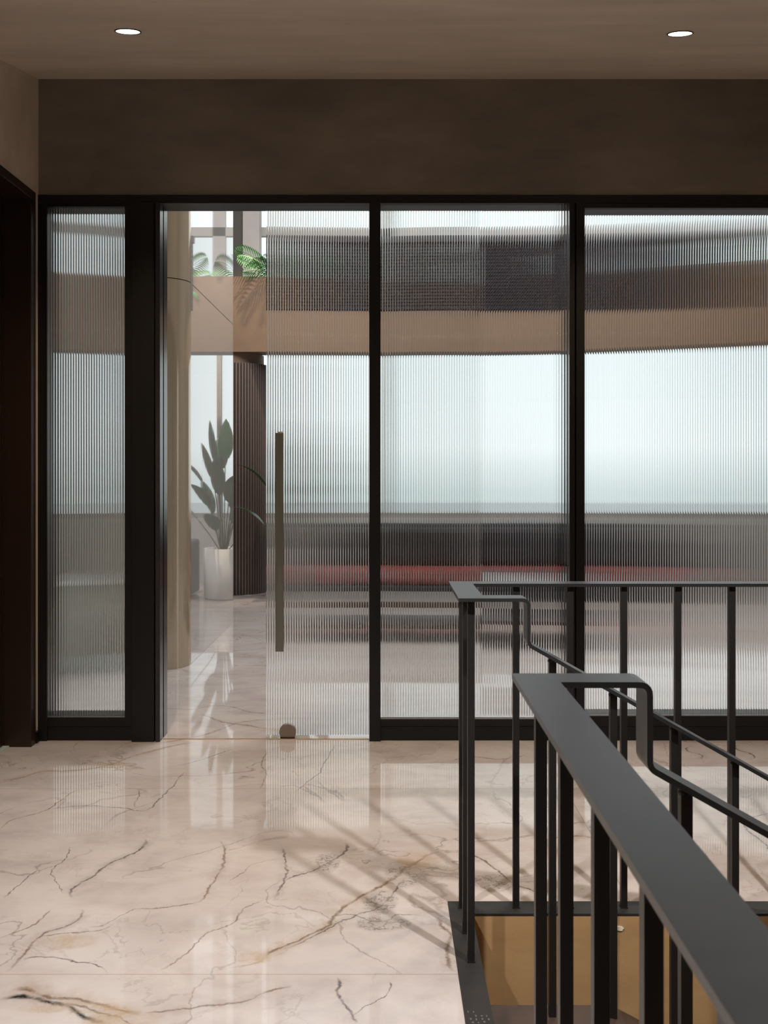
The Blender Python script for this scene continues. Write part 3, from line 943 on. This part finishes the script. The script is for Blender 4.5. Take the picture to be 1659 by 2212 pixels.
# dark louvred screen hanging in front of the beam
lv = empty('louvre_screen', (0.7, 9.3, 2.9), label='dark horizontal louvre screen hanging in front of the tan beam', cat='louvre screen')
bm = bmesh.new()
z = 2.93
while z < 3.55:
    box(bm, -0.95, 3.15, 9.29, 9.33, z, z + 0.021)
    z += 0.031
obj('louvre', bm, M['louvre'], lv)
obj('top_rail', boxes((-0.97, 3.17, 9.27, 9.35, 3.555, 3.615)), M['louvre'], lv)
for x in (-0.5, 1.1, 2.7):
    obj('hanger', boxes((x - .006, x + .006, 9.304, 9.316, 3.615, 6.0)), M['louvre'], lv)
obj('backing_panel', boxes((-0.95, 3.15, 9.36, 9.375, 2.92, 3.59)), simple('grey_backing', (0.045, 0.045, 0.055), 0.5), lv)

# long low dark sofa with red seat
sf = empty('sofa', (0.9, 10.8, 0), label='long navy black sofa with red seat cushions under the lobby windows', cat='sofa')
obj('base', boxes((-0.50, 3.00, 10.45, 11.25, 0.02, 0.17)), M['sofa'], sf, bevel=0.02)
obj('backrest', boxes((-0.50, 3.00, 11.03, 11.27, 0.17, 0.80)), M['sofa'], sf, bevel=0.04)
obj('armrest', boxes((-0.66, -0.50, 10.45, 11.27, 0.02, 0.62)), M['sofa'], sf, bevel=0.03)
obj('armrest', boxes((3.00, 3.15, 10.45, 11.27, 0.02, 0.62)), M['sofa'], sf, bevel=0.03)
for i in range(3):
    x0 = -0.49 + i * 1.16
    obj('seat_cushion', boxes((x0, x0 + 1.15, 10.47, 11.03, 0.17, 0.34)), M['red'], sf, bevel=0.04)
    obj('back_cushion', boxes((x0 + .01, x0 + 1.14, 10.88, 11.05, 0.35, 0.76)), M['sofa'], sf, bevel=0.05)
# low glossy table nearer the glass
ct = empty('coffee_table', (1.05, 8.0, 0), label='low black gloss table in front of the sofa', cat='table')
obj('tabletop', boxes((0.72, 1.55, 7.65, 8.45, 0.47, 0.52)), M['table'], ct, bevel=0.01)
obj('shelf', boxes((0.76, 1.51, 7.70, 8.40, 0.18, 0.21)), M['table'], ct, bevel=0.005)
for x in (0.78, 1.49):
    for y in (7.71, 8.39):
        obj('leg', boxes((x - .025, x + .025, y - .025, y + .025, 0, 0.47)), M['table'], ct)
lt = empty('coffee_table', (0.0, 8.3, 0), label='low dark brown table left of the black gloss table', cat='table')
obj('tabletop', boxes((-0.50, 0.60, 7.95, 8.65, 0.28, 0.33)), M['stringer'], lt, bevel=0.01)
obj('shelf', boxes((-0.46, 0.56, 8.0, 8.6, 0.10, 0.13)), M['stringer'], lt, bevel=0.005)
for x in (-0.45, 0.55):
    for y in (8.01, 8.59):
        obj('leg', boxes((x - .025, x + .025, y - .025, y + .025, 0, 0.28)), M['stringer'], lt)
# dark armchair back behind right
ac = empty('armchair', (1.35, 9.4, 0), label='black armchair between the sofa and the right mullion', cat='armchair')
obj('seat', boxes((0.95, 1.75, 9.1, 9.85, 0.18, 0.42)), M['sofa'], ac, bevel=0.04)
obj('backrest', boxes((1.55, 1.78, 9.1, 9.85, 0.42, 0.95)), M['sofa'], ac, bevel=0.05)
for x in (1.0, 1.7):
    for y in (9.15, 9.8):
        obj('leg', boxes((x - .02, x + .02, y - .02, y + .02, 0, 0.18)), M['sofa'], ac)

# potted broad-leaf plant by the window
bx, by = -1.02, 10.75
pt = empty('potted_plant', (bx, by, 0), label='broad-leaved plant in a white cylinder pot near the windows', cat='potted plant')
bm = bmesh.new()
lathe(bm, [(0.20, 0.0), (0.215, 0.02), (0.215, 0.55), (0.19, 0.55), (0.19, 0.50)], (bx, by, 0), 48)
po = obj('pot', bm, M['white'], pt)
for p_ in po.data.polygons: p_.use_smooth = abs(p_.normal.z) < 0.5
bm = bmesh.new()
lathe(bm, [(0.18, 0.501), (0.18, 0.515)], (bx, by, 0), 32)
obj('soil', bm, M['soil'], pt)


def broadleaf(parent, az, zb, ln, lean, wid=.085):
    base = Vector((bx, by, 0.5))
    d = Vector((math.cos(az), math.sin(az), 0)); s = Vector((-math.sin(az), math.cos(az), 0))
    start = base + d * .03
    k = base + d * (.05 + lean * .25) + Vector((0, 0, zb))
    bm = bmesh.new()
    # petiole
    for a, b in ((start, start.lerp(k, .55) - d * .01), (start.lerp(k, .55) - d * .01, k)):
        for w_ in (s, d):
            v = [bm.verts.new(a + w_ * .007), bm.verts.new(a - w_ * .007), bm.verts.new(b - w_ * .006), bm.verts.new(b + w_ * .006)]
            bm.faces.new(v)
    obj('stem', bm, M['stem'], parent)
    bm = bmesh.new()
    rows = []
    n_ = 12
    for i in range(n_ + 1):
        t = i / n_
        c_ = k + d * (lean * ln * t * (.5 + .5 * t)) + Vector((0, 0, ln * t * (1 - lean * .55 * t)))
        wv = wid * math.sin(math.pi * (t ** .8)) ** .8 + .002
        rows.append([bm.verts.new(c_ + s * wv + d * .25 * wv), bm.verts.new(c_), bm.verts.new(c_ - s * wv + d * .25 * wv)])
    for a, b in zip(rows, rows[1:]):
        for j in (0, 1): bm.faces.new((a[j], a[j + 1], b[j + 1], b[j]))
    obj('leaf', bm, M['leaf_dark'], parent, smooth=True)


rnd = random.Random(5)
for i, (az, zb, ln, le) in enumerate([(0.3, .95, .55, .15), (2.6, .85, .50, .35), (-.5, .75, .45, .7), (3.5, .70, .48, .8), (1.2, .9, .45, .3), (4.3, .55, .45, .6), (5.3, .50, .42, .7), (0.0, .35, .42, .9), (3.1, .30, .42, .95), (2.2, .55, .4, .6), (1.6, 1.0, .5, .1), (4.9, .25, .35, .8),
        (1.0, .62, .5, .25), (2.9, .55, .5, .3), (0.6, .42, .48, .4), (5.6, .78, .5, .3), (3.9, .48, .5, .3), (2.0, .30, .45, .5), (5.0, .62, .5, .2)]):
    broadleaf(pt, az, zb, ln, le)

# pale cabinet seen through the narrow left pane
cb = empty('cabinet', (-2.6, 6.95, 0), label='low pale lacquered cabinet behind the narrow left pane', cat='cabinet')
obj('body', boxes((-3.3, -1.95, 6.75, 7.15, 0.0, 0.60)), M['greencab'], cb, bevel=0.004)
obj('top', boxes((-3.32, -1.93, 6.73, 7.17, 0.60, 0.63)), M['white'], cb, bevel=0.003)
# terrace outside
obj('terrace', boxes((-30, 30, YW + .3, 60, -0.6, -0.5)), M['tile_grey'], label='pale terrace outside the lobby windows', cat='terrace', **S)
